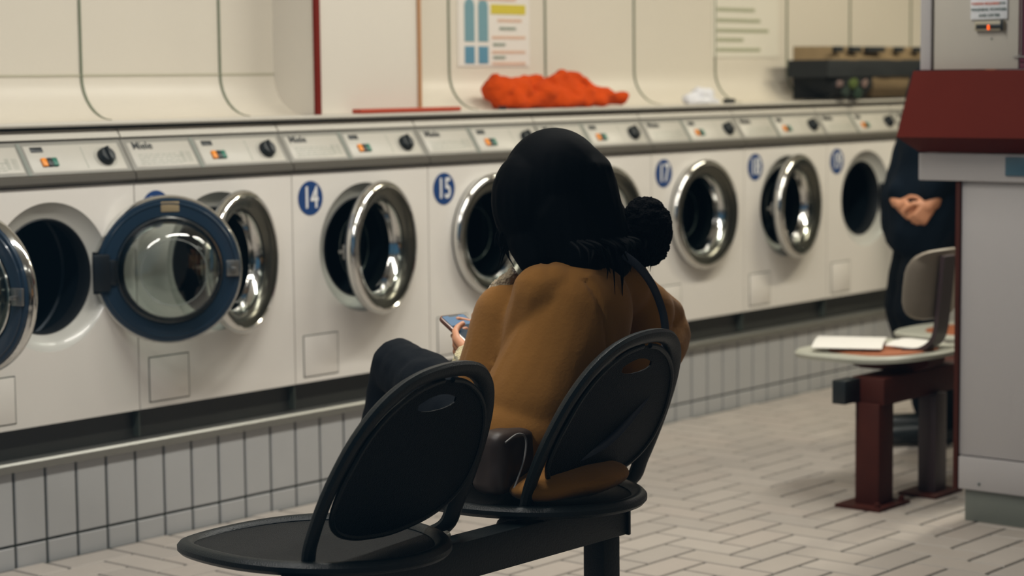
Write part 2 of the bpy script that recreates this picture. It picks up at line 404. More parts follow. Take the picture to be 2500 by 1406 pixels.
def make_door(parent, openang):
    """hinged on the right of the porthole; closed = 0, swings out towards the viewer"""
    d = bpy.data.objects.new('door', None); COL.objects.link(d); d.parent = parent; d.empty_display_size = .05
    d.location = (CX+.175, -.006, CZ); d.rotation_euler = (0, 0, openang)
    c = (-.175, 0, 0)
    P = lambda n, b, m_: build(n, b, m_, d)
    bm = B(); lathe(bm, [(.198, .002), (.203, -.004), (.205, -.016), (.2025, -.025), (.196, -.031), (.189, -.032), (.186, -.030)], c, seg=72); P('chrome_rim', bm, chrome)
    bm = B(); lathe(bm, [(.187, -.0295), (.180, -.029), (.165, -.024), (.153, -.017), (.147, -.008)], c, seg=72); P('satin_band', bm, satin)
    bm = B(); lathe(bm, [(.198, .003), (.194, .009), (.168, .011), (.150, .010), (.146, .004), (.146, 0)], c, seg=72)
    lathe(bm, [(.186, .0105), (.184, .013), (.181, .013), (.179, .0105)], c, seg=72); P('inner_ring', bm, darkring)
    bm = B(); lathe(bm, [(.149, -.010), (.147, -.006), (.146, -.002), (.145, .003)], c, seg=72); P('gasket', bm, rubber)
    bm = B(); lathe(bm, [(.1435, -.004), (.137, .004), (.131, .020), (.128, .030), (.1275, .031)], c, seg=64); P('glint_cone', bm, chrome)  # chrome cone added behind the glass to catch bright arcs of light
    bm = B(); lathe(bm, [(.147, -.008), (.143, .004), (.139, .026), (.130, .050), (.114, .072), (.095, .084), (.088, .086), (.03, .086), (.001, .086)], c, seg=56)
    lathe(bm, [(.001, .081), (.03, .081), (.086, .080), (.092, .079), (.110, .068), (.125, .048), (.134, .025), (.138, .004), (.144, -.008)], c, seg=56)
    P('glass_bowl', bm, GLASS)
    bm = B(); lathe(bm, [(.1465, .011), (.1445, .0145), (.142, .0145), (.141, .010)], c, seg=56); P('bowl_rim', bm, chrome)
    bm = B(); box(bm, (-.012, .004, -.050), (.034, .026, .050), .004); box(bm, (-.03, .010, -.034), (-.008, .020, .034), .003)
    for z in (-.045, .045): lathe(bm, [(.001, z-.012), (.008, z-.012), (.008, z+.012), (.001, z+.012)], (.026, .014, 0), 'Z', 14)
    h = P('hinge', bm, mat('dark hinge metal', (.03, .035, .04), .35, metal=.8))
    bm = B(); box(bm, (-.366, .008, -.022), (-.330, .020, .022), .003); box(bm, (-.356, .016, -.006), (-.342, .040, .004), .002)
    P('latch', bm, mat('latch metal', (.30, .30, .29), .3, metal=.9))
    bm = B(); box(bm, (-.175-.030, .0105, .160), (-.175+.020, .0125, .188), .001); tag(P('care_sticker', bm, mat('faded sticker', srgb(150, 132, 100), .7)), 'faded tan sticker')
    bm = B(); lathe(bm, [(.0895, .086), (.0905, .087), (.0895, .088), (.0885, .087), (.0895, .086)], c, seg=56); P('bowl_base_ring', bm, mat('moulded glass edge', (.22, .24, .23), .25))
    return d
    P('latch', bm, mat('latch metal', (.30, .30, .29), .3, metal=.9))
    return d
def glass(name='door glass', tint=(.80, .84, .82), ior=1.7, rough=.04):
    M = bpy.data.materials.new(name); M.use_nodes = True; N = M.node_tree; N.nodes.clear()
    o = N.nodes.new('ShaderNodeOutputMaterial'); tr = N.nodes.new('ShaderNodeBsdfTransparent'); gl = N.nodes.new('ShaderNodeBsdfGlossy')
    tr.inputs[0].default_value = (*tint, 1); gl.inputs['Roughness'].default_value = rough
    fr = N.nodes.new('ShaderNodeFresnel'); fr.inputs[0].default_value = ior
    mx = N.nodes.new('ShaderNodeMixShader')
    ge = N.nodes.new('ShaderNodeNewGeometry'); sb = N.nodes.new('ShaderNodeMath'); sb.operation = 'SUBTRACT'; sb.inputs[0].default_value = 1
    mu = N.nodes.new('ShaderNodeMath'); mu.operation = 'MULTIPLY'      # only the outer surface mirrors
    for a, b in ((ge.outputs['Backfacing'], sb.inputs[1]), (sb.outputs[0], mu.inputs[0]), (fr.outputs[0], mu.inputs[1]), (mu.outputs[0], mx.inputs[0]),
                 (tr.outputs[0], mx.inputs[1]), (gl.outputs[0], mx.inputs[2]), (mx.outputs[0], o.inputs[0])): N.links.new(a, b)
    return M
GLASS = glass()
NUM = {11: 'washing machine at the left edge of the photo, only its swung-open door in view',
       12: 'washing machine left of number 13, its door swung wide open to the right',
       13: 'washing machine 13, badge half hidden by its neighbour\'s wide-open door',
       14: 'washing machine with blue badge 14, left of number 15, chrome door ajar',
       15: 'washing machine with blue badge 15, door closed, left of the seated person',
       16: 'washing machine behind the seated person\'s head, badge hidden',
       17: 'washing machine with blue badge 17, door closed, right of the seated person',
       18: 'washing machine with blue badge 18, its chrome door just off the latch',
       19: 'washing machine with blue badge 19, door open beside the standing person',
       20: 'last washing machine of the row, almost hidden behind the standing person'}
ANG = {11: 101, 12: 148, 13: 20, 14: 15, 15: 0, 16: 0, 17: 0, 18: 9, 19: 105, 20: 0}
proto = make_machine()
for i, n in enumerate(range(11, 21)):
    o = proto if i == 0 else copy_tree(proto)
    o['label'] = NUM[n]; o.location = (.6*(n-13), 0, 0)
machines = {}
for o in [o for o in bpy.data.objects if o.name.startswith('washing_machine')]:
    machines[13+round(o.location.x/.6)] = o
door0 = None
for n, o in machines.items():
    if door0 is None: door0 = d = make_door(o, 0)
    else: d = copy_tree(door0, o)
    d.rotation_euler = (0, 0, math.radians(ANG[n]))
    # badge
    bm = B(); lathe(bm, [(.052, .001), (.0515, -.0012), (.001, -.0012)], (.076, 0, .920), seg=40)
    b = build('number_badge', bm, badge_b, o)
    bm = text(str(n), .082, True); place(bm, T(.076, -.0022, .919) @ FRONT @ Matrix.Diagonal((.80, 1.12, 1, 1)))
    build('number', bm, white_p, b)

# ------------------------------------------------------------------ items on the counter and the wall behind
CT = 1.1655
def fabric_disp(amp, sc, fine=.0015):
    def f(p, n):
        return amp*noise.noise(p*sc)+amp*.5*noise.noise(p*sc*2.3+V((5, 1, 2)))+fine*noise.noise(p*130)
    return f
bm = B()
for a, b, ra, rb in (((1.70, .13, 1.235), (1.80, .10, 1.215), .055, .05), ((1.72, .12, 1.20), (1.86, .10, 1.195), .05, .035), ((1.72, .13, 1.25), (1.93, .13, 1.262), .03, .022),
                     ((1.74, .09, 1.195), (1.90, .08, 1.20), .035, .035), ((1.90, .09, 1.21), (2.0, .09, 1.20), .05, .04), ((1.86, .15, 1.22), (1.99, .15, 1.22), .05, .05),
                     ((1.98, .10, 1.20), (2.12, .08, 1.20), .038, .04), ((2.00, .13, 1.245), (2.07, .14, 1.275), .035, .026), ((2.07, .14, 1.275), (2.17, .13, 1.265), .022, .02),
                     ((2.17, .13, 1.265), (2.21, .12, 1.225), .022, .03), ((2.03, .11, 1.225), (2.12, .11, 1.235), .03, .03), ((2.12, .09, 1.20), (2.25, .08, 1.20), .04, .032),
                     ((2.20, .10, 1.205), (2.36, .09, 1.197), .036, .026), ((1.95, .06, 1.19), (2.06, .05, 1.187), .028, .022), ((2.08, .06, 1.19), (2.20, .05, 1.186), .025, .02)):
    cap_(bm, V(a)+V((.045, .042, 0)), V(b)+V((.045, .042, 0)), ra, rb)
bm = remesh(bm, .006, 3, lambda p, n: .016*abs(noise.noise(p*V((14, 14, 20)).length/26+V((0, 0, 3))))-.005+.012*noise.noise(p*24)+.003*noise.noise(p*90))
for v in bm.verts: v.co.z = max(v.co.z, CT+.001)
tag(build('towel', bm, towel_m, None, (2.0, .1, CT)), 'crumpled orange towel heaped on the counter above the seated person', 'towel')
bm = B(); box(bm, (.955, .052, CT+.0006), (1.425, .092, CT+.015), .003)
tag(build('red_strip', bm, mat('orange red strip', srgb(176, 66, 40), .5), None, (1.13, 0, CT)), 'flat orange-red strip lying along the front edge of the counter', 'strip')
bm = B(); lathe(bm, [(.001, 0), (.014, 0), (.014, .012), (.001, .012)], (1.66, .075, CT+.0006), 'Z', 16)
tag(build('bottle_cap', bm, black_p, None, (1.66, .075, CT)), 'tiny dark cap on the counter just left of the orange towel', 'cap')
bm = B()
for a, b, ra, rb in (((2.80, .12, 1.185), (2.90, .1, 1.20), .02, .025), ((2.86, .11, 1.20), (2.93, .12, 1.185), .03, .02), ((2.76, .08, 1.175), (2.94, .08, 1.174), .009, .009)):
    cap_(bm, a, b, ra, rb)
bm = remesh(bm, .007, 1, lambda p, n: .012*abs(noise.noise(p*40)))
for v in bm.verts: v.co.z = max(v.co.z, CT+.001)
tag(build('paper_ball', bm, mat('white paper', (.72, .72, .76), .7), None, (2.86, .1, CT)), 'crumpled white paper on the counter right of the orange towel', 'paper')
bm = B(); box(bm, (3.0, .075, CT+.0006), (3.055, .10, CT+.018), .004)
tag(build('lighter', bm, black_p, None, (3.0, .07, CT)), 'small black object on the counter beside the crumpled white paper', 'small box')
# striped holdall
t = thing('holdall', 'tan and black striped holdall lying at the far end of the counter', 'bag', (4.05, .13, CT))
def bagsec(x0, x1, z0, z1, yr, m_, nm, seed=0, end=.0):
    bm = B(); rings = []
    N = 26
    for i in range(N+1):
        t_ = i/N; x = x0+(x1-x0)*t_
        ring = []
        for k in range(17):
            z = z0+(z1-z0)*k/16
            zz = (z-1.166)/.225*2-1
            y = .14-yr*math.sqrt(max(.02, 1-abs(zz)**3.2))*(1-end*(1-min(1, t_*5))**2)
            y += .006*noise.noise(V((x*9, z*14, seed)))
            ring.append((x+(.11*abs(zz)**2.2*(1-i/4) if i < 4 else 0), y, z))
        ring += [(x, .20, z1), (x, .20, z0)]
        rings.append(ring)
    loft(bm, rings); return build(nm, bm, m_, t, t.location)
tan_st = mat('tan bag fabric', srgb(124, 104, 74), .85, var=(16, .2)); blk_st = mat('black bag fabric', (.010, .012, .012), .8)
bagsec(3.66, 4.62, 1.330, 1.388, .125, tan_st, 'upper_band')
bagsec(3.62, 4.62, 1.262, 1.332, .128, blk_st, 'middle_band', 2)
bagsec(3.66, 3.99, 1.172, 1.264, .122, blk_st, 'floral_end', 4, .3)
bagsec(3.985, 4.62, 1.172, 1.264, .120, tan_st, 'lower_band', 5)
for j, (x, z, c_, r_) in enumerate(((3.73, 1.235, (112, 92, 88), .020), (3.84, 1.235, (74, 88, 34), .028), (3.93, 1.235, (120, 98, 90), .018), (3.88, 1.195, (24, 46, 28), .028), (3.78, 1.20, (30, 44, 34), .024))):
    bm = B(); ball(bm, (x, .022, z), r_, 3, (1.3, .25, .85)); [setattr(v, 'co', v.co+V((.010*noise.noise(v.co*60), 0, .010*noise.noise(v.co*60+V((9, 9, 9)))))) for v in bm.verts]; build('flower_patch', bm, mat('patch %d' % j, srgb(*c_), .85), t, t.location)
for x, w_ in ((3.71, .03), (3.84, .04), (4.0, .07), (4.20, .03), (4.36, .03)):
    bm = B(); box(bm, (x-w_, .005, 1.362), (x+w_, .03, 1.386), .006); build('dark_patch', bm, blk_st, t, t.location)
# posters on the cove wall
WY = CP[0][0]
t = thing('instruction_poster', 'pale laundry instruction notice with two blue columns and a yellow heading', 'poster', (1.87, WY, 1.32))
bm = B(); box(bm, (1.69, WY-.0035, 1.312), (2.075, WY-.0005, 1.72)); build('sheet', bm, mat('poster paper', (.76, .72, .66), .6), t, t.location)
bl = mat('poster blue', srgb(112, 152, 162), .6); bd = mat('poster deep blue', srgb(88, 140, 165), .6)
for x in (1.750, 1.822):
    bm = B(); box(bm, (x-.026, WY-.005, 1.398), (x+.026, WY-.003, 1.525)); ball(bm, (x, WY-.004, 1.522), .026, 2, (1, .05, 1)); build('blue_column', bm, bl, t, t.location)
    bm = B(); box(bm, (x-.026, WY-.005, 1.322), (x+.026, WY-.003, 1.382)); build('blue_block', bm, bd, t, t.location)
bm = B(); box(bm, (1.864, WY-.005, 1.494), (2.052, WY-.003, 1.528)); y_ = build('yellow_heading', bm, mat('poster yellow', srgb(205, 188, 60), .6), t, t.location)
def scribble(x0, x1, z, h, m_, nm, par, y=None):
    bm = B(); x = x0
    while x < x1:
        w_ = random.uniform(.006, .022); box(bm, (x, (y or WY)-.005, z-h/2), (min(x+w_, x1), (y or WY)-.0032, z+h/2)); x += w_+.004
    return build(nm, bm, m_, par, par.location)
og = mat('poster orange ink', srgb(214, 176, 150), .6); gk = mat('poster grey ink', srgb(125, 140, 125), .6)
for x0, x1, z, m_ in ((1.90, 2.03, 1.472, og), (1.91, 2.0, 1.444, gk), (1.87, 2.05, 1.413, og), (1.875, 1.94, 1.388, gk), (1.87, 2.05, 1.362, og), (1.875, 1.94, 1.343, gk), (1.87, 2.05, 1.322, og), (1.80, 2.0, 1.545, og)):
    scribble(x0, x1, z, .010, m_, 'text_line', t)
t = thing('price_notice', 'faint notice with lines of small pale green text on the wall behind the counter', 'poster', (3.43, WY, 1.36))
bm = B(); box(bm, (3.22, WY-.0032, 1.345), (3.70, WY-.0005, 1.72)); build('sheet', bm, mat('notice sheet', (.74, .70, .60), .55), t, t.location)
gi = mat('notice ink', srgb(166, 168, 140), .6)
for x1, z in ((3.52, 1.535), (3.56, 1.492), (3.62, 1.452), (3.44, 1.415), (3.56, 1.375)):
    scribble(3.25, x1, z, .014, gi, 'text_line', t)

# ------------------------------------------------------------------ black bench of perforated seats
def bench_seat(cx, label):
    """seat + back; everything in world coordinates, base at the seat centre on the beam"""
    base = (cx-.05, -1.77, .398)
    t = thing('bench_seat', label, 'chair', base, 'black perforated metal seats on the near bench')
    # seat pan: egg outline, softly dished
    def out(s, f=1.):
        a = 2*PI*s
        x = .212*math.cos(a)*f; y = .272*math.sin(a)*f
        x *= 1-.08*max(0, math.sin(a))
        return x, y
    N = 56; rings = []
    def zz(x, y): return .416+.010*(x/.24)**2-.016*max(0, y/.27)**3+.008*max(0, -y/.27)**2
    bm = B()
    fs = [.001, .25, .5, .75, .93]
    for side, dz in ((1, 0), (-1, -.004)):
        rr_ = []
        for f in (fs if side > 0 else fs[::-1]):
            rr_.append([(cx-.055+out(i/N, f)[0], -1.765+out(i/N, f)[1], zz(*out(i/N, f))+dz) for i in range(N)])
        rings += rr_
    loft(bm, rings, cap=False); build('seat_panel', bm, seatmesh, t, base)
    pts = [V((cx-.055+out(i/N, .965)[0], -1.765+out(i/N, .965)[1], zz(*out(i/N, .965))-.003)) for i in range(N)]
    bm = B(); tube(bm, pts, .0135, 10, 1.25, closed=True); build('seat_rim', bm, blackmetal, t, base)
    # back frame: hoop leaning backwards
    TL = math.radians(24); Y0 = -1.895; Z0 = .432
    def bp(u, s): # u across, s up the incline; slight wrap-around towards the sitter
        w_ = .035*(u/.225)**2; u *= .97
        return V((cx+u, Y0-s*math.sin(TL)+w_*.3, Z0+s*math.cos(TL)))
    half = [(.150, -.062), (.195, -.055), (.216, -.02), (.226, .03), (.229, .10), (.221, .17), (.200, .24), (.160, .30), (.095, .340), (0, .352)]
    path = half+[(-u, s) for u, s in half[-2::-1]]
    pts = smooth([bp(u, s)+(V((0, .05, 0)) if s < -.05 else V((0, 0, 0))) for u, s in path], 5)
    bm = B(); tube(bm, pts, .0125, 10, 1.45, up=V((0, 1, .3))); build('back_frame', bm, blackmetal, t, base)
    # back panel: perforated sheet with a hand slot at the top
    hw = [(.012, .0), (.018, .075), (.026, .12), (.042, .165), (.066, .196), (.10, .212), (.15, .212), (.19, .202), (.23, .186), (.265, .160), (.295, .122), (.318, .075), (.328, .03), (.331, .0)]
    def hwid(s):
        for (a, b), (c, d) in zip(hw, hw[1:]):
            if a <= s <= c: return b+(d-b)*(s-a)/(c-a)
        return 0
    hw0, hw1 = [q_ for q_ in hw if q_[0] <= .10], [q_ for q_ in hw if q_[0] >= .15]
    def inv(tab, u):
        for (a, b), (c, d) in zip(tab, tab[1:]):
            if min(b, d) <= u <= max(b, d): return a+(c-a)*(u-b)/(d-b)
        return tab[-1][0]
    NU, NA, NB, UM, SW = 44, 16, 6, .2115, .066
    bm = B(); grid = {}
    for i in range(NU+1):
        u = UM*math.sin(PI/2*(2*i/NU-1)); au = abs(u)
        sb, st = inv(hw0, au), inv(hw1, au)
        k = max(0, 1-(au/SW)**2)
        lo = min(.284, sb+(st-sb)*.80)*1.; lo = .282 if au < SW else sb+(st-sb)*(.78+.0*au)
        mid = sb+(st-sb)*.885
        slo = mid-.024*k**.7; shi = mid+.008*k**.7
        for j in range(NA+NB+2):
            s = sb+(slo-sb)*j/NA if j <= NA else shi+(st-shi)*(j-NA-1)/NB
            for f in (0, 1):
                grid[f, i, j] = bm.verts.new(bp(u, s)+V((0, .004*f-.002-.012*math.sin(PI*(s+.005)/.336), 0)))
    for i in range(NU):
        for j in range(NA+NB+1):
            um = UM*math.sin(PI/2*(2*(i+.5)/NU-1))
            slot = j == NA
            if slot and abs(um) < SW:
                for jj in (NA, NA+1): bm.faces.new((grid[0, i, jj], grid[0, i+1, jj], grid[1, i+1, jj], grid[1, i, jj]))
                continue
            for f in (0, 1):
                q_ = [grid[f, i, j], grid[f, i+1, j], grid[f, i+1, j+1], grid[f, i, j+1]]
                bm.faces.new(q_ if f else q_[::-1])
    bmesh.ops.remove_doubles(bm, verts=bm.verts, dist=.0002)
    build('back_panel', bm, blackmesh, t, base)
    bm = B(); tube(bm, smooth([bp(hwid(s)*sg, s)+V((0, -.002-.012*math.sin(PI*(s+.005)/.336), 0)) for sg, ss in ((1, [h[0] for h in hw[::-1]]), (-1, [h[0] for h in hw[1:]])) for s in ss][1:], 3), .0055, 8)
    build('panel_edge', bm, blackmetal, t, base)
    # bracket under the seat
    bm = B()
    for sx in (-1, 1):
        tube(bm, smooth([(cx+sx*.14, -1.56, .402), (cx+sx*.13, -1.70, .400), (cx+sx*.12, -1.84, .398), (cx+sx*.15, -1.885, .396)], 4), .007, 8)
    box(bm, (cx-.06, -1.93, .3985), (cx+.06, -1.80, .410), .004)
    build('seat_bracket', bm, blackmetal, t, base)
    for sx in (-1, 1):
        bm = B(); lathe(bm, [(.001, -.006), (.009, -.006), (.009, .004), (.001, .004)], (cx+sx*.175, -1.905, .405), 'X', 12)
        build('bolt', bm, mat('bright bolt', (.6, .6, .55), .3, metal=1), t, base)
    t.rotation_euler = (0, 0, math.radians(6))
    return t
LC, RC = -1.02, -.42
bench_seat(LC, 'empty black perforated metal seat with round back, nearest the camera')
bench_seat(RC, 'black perforated metal seat occupied by the person in the tan coat')
t = thing('bench_beam', 'black metal beam and post carrying the two black seats', 'bench frame', (-.40, -1.90, 0))
bm = B(); box(bm, (-1.62, -1.925, .323), (-.315, -1.865, .398), .003); build('beam', bm, blackmetal, t, t.location)
bm = B(); box(bm, (-.317, -1.930, .322), (-.309, -1.860, .414), .002); build('end_cap', bm, blackmetal, t, t.location)
for x in (-.365, -1.50):
    bm = B(); box(bm, (x-.028, -1.922, .006), (x+.028, -1.868, .3235), .003); l = build('post', bm, blackmetal, t, t.location)
    bm = B(); box(bm, (x-.05, -2.05, 0), (x+.05, -1.74, .008), .003); build('foot_plate', bm, blackmetal, l, t.location); bpy.data.objects[-1] if 0 else None
    l.children[0].location = (0, 0, 0)
# ------------------------------------------------------------------ far bench
t = thing('bench_seat', 'off-white shell seat with beige back on the brown bench, papers on it', 'chair', (1.83, -1.3, .43), 'off-white shell seats on the far brown bench')
def far_seat(t, cx):
    b = t.location
    bm = B(); rings = []
    N = 40
    def o(i, f):
        a = 2*PI*i/N; x = .235*math.cos(a); y = .255*math.sin(a)
        x = math.copysign(abs(x/.235)**.7*.235, x); y = math.copysign(abs(y/.255)**.8*.255, y); return cx+x*f, -1.29+y*f
    def z(x, y): return .440+.02*max(0, -(y+1.29)/.25)**2-.008*max(0, (y+1.29)/.25)**3
    for f, dz in ((.001, -.004), (.6, -.004), (.9, -.001), (.97, .002), (1, -.006), (.985, -.018), (.9, -.020), (.5, -.026), (.001, -.028)):
        rings.append([(*o(i, f), z(*o(i, f))+dz) for i in range(N)])
    loft(bm, rings, cap=False); build('seat_shell', bm, shell_m, t, b)
    bm = B(); rings = [[(*o(i, f), z(*o(i, f))+dz) for i in range(N)] for f, dz in ((.62, -.004), (.61, .001), (.58, .002), (.001, .001))]
    loft(bm, rings, cap=False); build('seat_pad', bm, mat('rust seat pad', srgb(150, 84, 48), .6), t, b)
    # back shell, curved around the sitter
    bm = B()
    def bk(u, s, dy):
        return (cx+u, -1.475-.10*s+.030*(u/.16)**2+dy, .545+s)
    rings = []
    M_ = 28
    for k, dy in ((0, 0), (1, .012)):
        pass
    outl = []
    for i in range(M_):
        a = 2*PI*i/M_; u = math.copysign(abs(math.cos(a))**.55, math.cos(a))*.165; s = math.copysign(abs(math.sin(a))**.55, math.sin(a))*.105
        outl.append((u, s+.105))
    rings = [[bk(u*f, .105+(s-.105)*f, dy) for u, s in outl] for f, dy in ((.001, 0), (.5, 0), (.96, 0), (1, .006), (.96, .013), (.5, .013), (.001, .013))]
    loft(bm, rings, cap=False); build('back_shell', bm, back_m, t, b)
    bm = B(); pts = smooth([(cx, -1.37, .444), (cx, -1.43, .452), (cx, -1.475, .49), (cx, -1.490, .58), (cx, -1.500, .68), (cx, -1.506, .735)], 5)
    fr = frames(pts, V((1, 0, 0)))
    loft(bm, [[p+n*sx*.034+bb*sy*.007 for sx, sy in ((-1, -1), (1, -1), (1, 1), (-1, 1))] for p, (tt, n, bb) in zip(pts, fr)])
    build('back_bracket', bm, bracket_m, t, b)
    bm = B(); prism(bm, [(-1.10, .424), (-1.24, .384), (-1.42, .384), (-1.47, .41), (-1.47, .424)], 'X', cx-.05, cx+.05); build('seat_support', bm, rust_m, t, b)
far_seat(t, 1.83)
t2 = thing('bench_seat', 'off-white shell seat mostly hidden behind the nearer beige-backed seat', 'chair', (2.40, -1.3, .43), 'off-white shell seats on the far brown bench')
far_seat(t2, 2.43)
t = thing('bench_beam', 'rust brown bench frame with two square posts bolted to the floor', 'bench frame', (1.8, -1.37, 0))
bm = B(); box(bm, (1.60, -1.425, .305), (2.75, -1.315, .385), .004); build('beam', bm, rust_m, t, t.location)
bm = B(); box(bm, (1.515, -1.345, .312), (1.602, -1.30, .382), .003); tag(build('beam_end_cap', bm, black_p, t, t.location), 'black end cap')
for x, y in ((1.632, -1.375), (2.62, -1.375), (1.985, -1.365)):
    if x == 1.985: continue
    bm = B(); box(bm, (x-.043, y-.04, .008), (x+.043, y+.04, .31), .003); l = build('post', bm, rust_m, t, t.location)
    bm = B(); prism(bm, [(x-.09+.18*i, y-.07-0+.15*j) for i, j in ((0, 0), (1, 0), (1, 1), (0, 1))], 'Z', .0005, .010)
    for i in (-.07, .07): lathe(bm, [(.001, .024), (.009, .024), (.009, .01)], (x+i, y-.052, 0), 'Z', 8)
    fp = build('foot_plate', bm, rust_m, l, t.location); fp.location = (0, 0, 0)
x, y = 1.90, -1.42
bm = B(); box(bm, (x-.035, y-.03, .008), (x+.035, y+.03, .31), .003); l = build('post', bm, bracket_m, t, t.location)
bm = B(); box(bm, (x-.085, y-.06, .0005), (x+.085, y+.07, .010), .002); fp = build('foot_plate', bm, rust_m, l, t.location); fp.location = (0, 0, 0)
pp = mat('magazine page', (.74, .72, .68), .5)
for nm, x, y, a, s_, lab in (('leaflet', 1.82, -1.18, .45, (.14, .105), 'larger white sheet of paper toward the front of the beige-backed seat'), ('leaflet', 1.90, -1.375, -.15, (.085, .07), 'smaller white sheet at the rear of the beige-backed seat')):
    bm = B()
    rings = []
    for i in range(9):
        u = -1+2*i/8; rings.append([(s_[0]*u, -s_[1], .004+.012*(1-u*u)), (s_[0]*u, s_[1], .004+.012*(1-u*u)), (s_[0]*u, s_[1], .002+.012*(1-u*u)), (s_[0]*u, -s_[1], .002+.012*(1-u*u))])
    loft(bm, rings); place(bm, T(x, y, .449) @ Matrix.Rotation(a, 4, 'Z'))
    tag(build(nm, bm, pp, None, (x, y, .445)), lab, 'paper', 'papers on the beige-backed seat')

# ------------------------------------------------------------------ dispenser unit on the right
UX = 1.60
def ux(y0, y1, z0, z1, x0, x1, bev=.003):
    bm = B(); box(bm, (x0, min(y0, y1), z0), (x1, max(y0, y1), z1), bev); return bm
t = thing('soap_dispenser_unit', 'tall white dispenser unit with a sloping red hood at the right edge', 'vending machine', (UX, -1.9, 0))
P = lambda n, b, m_, lab=None, par=None: tag(build(n, b, m_, par or t, t.location), lab)
P('plinth', ux(-1.688, -2.5, 0, .096, UX+.004, UX+.5, .001), mat('grey green plinth', (.15, .165, .145), .5))
P('skirting', ux(-1.672, -2.5, .092, .186, UX-.008, UX+.5), unitwhite)
P('lower_cabinet', ux(-1.668, -2.5, .189, .97, UX, UX+.5), unitwhite)
P('corner_trim', ux(-1.656, -1.670, .09, .97, UX-.010, UX+.02, .001), rust_m, 'dark red-brown corner trim')
P('coin_box', ux(-1.542, -2.5, .970, 1.048, UX-.02, UX+.4, .004), unitwhite, 'white box under the red hood')
P('blue_slot', ux(-1.815, -1.90, .988, 1.040, UX-.026, UX-.015, .002), mat('slot blue', (.05, .12, .17), .4))
bm = B(); prism(bm, [(0, 0), (1, 0)], 'Y', 0, 1) if 0 else None
bm = B()
a = [(UX-.035, -1.532, 1.280), (UX+.02, -1.532, 1.280), (UX+.02, -1.532, 1.050), (UX-.02, -1.545, 1.050), (UX-.115, -1.525, 1.095)]
b = [(x, -2.5, z) for x, y, z in a]
loft(bm, [a, b]); P('hood', bm, redpanel)
P('upper_cabinet', ux(-1.577, -1.838, 1.282, 2.2, UX+.0, UX+.4), unitcream)
P('side_post', ux(-1.536, -1.570, 1.282, 2.2, UX-.004, UX+.3, .002), unitwhite)
P('post_gap', ux(-1.570, -1.578, 1.282, 2.2, UX+.01, UX+.3, 0), mat('gap tan', (.16, .14, .10), .7))
P('maroon_panel', ux(-1.842, -2.5, 1.300, 2.2, UX-.004, UX+.35), maroon_m, 'maroon side panel')
P('plinth_drawer', ux(-1.842, -2.5, 1.282, 1.300, UX-.0, UX+.35, .001), maroon_m)
bm = B(); tube(bm, smooth([(UX-.006, -1.849, 2.1), (UX-.006, -1.849, 1.40), (UX-.006, -1.851, 1.325), (UX-.006, -1.868, 1.315), (UX-.006, -2.4, 1.314)], 5), .0016, 6); P('pale_outline', bm, piping_m)
sg = P('sign', ux(-1.694, -1.806, 1.420, 1.56, UX-.006, UX-.001, .001), mat('sign white', (.62, .63, .66), .4), 'small white sign')
sink = mat('sign ink', (.08, .12, .11), .6); sred = mat('sign red ink', srgb(200, 110, 85), .6)
for s_, sz, y, z, m_ in (('TOKENS REQUIRED', .0098, -1.740, 1.4630, sred), ('FOR', .0098, -1.792, 1.4630, sink), ('WASHING POWDER', .0118, -1.750, 1.4465, sink), ('AND DRYER', .0118, -1.752, 1.4305, sink),
                         ('SILVER COINS', .0118, -1.750, 1.482, sink), ('NOTICE', .0160, -1.750, 1.512, sink)):
    bm = text(s_, sz, False); place(bm, T(UX-.007, y, z) @ FACE_MX); P('lettering', bm, m_, None, sg); 
for c in sg.children: c.location = (0, 0, 0)
cs = P('coin_slot', ux(-1.710, -1.800, 1.388, 1.414, UX-.014, UX+.0, .003), mat('slot surround', (.30, .27, .20), .5))
for nm, b_, m_ in (('slot_opening', ux(-1.716, -1.792, 1.394, 1.406, UX-.016, UX-.012, .001), black_p), ('slot_shade', ux(-1.790, -1.798, 1.388, 1.420, UX-.017, UX-.010, .001), black_p),
                   ('orange_lamp', ux(-1.752, -1.758, 1.391, 1.404, UX-.019, UX-.014, .001), mat('orange lamp', srgb(235, 90, 30), .4, emit=(srgb(255, 90, 20), 1.5)))):
    o = build(nm, b_, m_, cs, t.location); o.location = (0, 0, 0)
bm = B(); ball(bm, (UX-.001, -1.757, 1.366), .0028, 1); P('screw_hole', bm, sink)
bm = B(); ball(bm, (UX-.009, -1.738, .112), .0045, 1); P('skirting_screw', bm, sink)

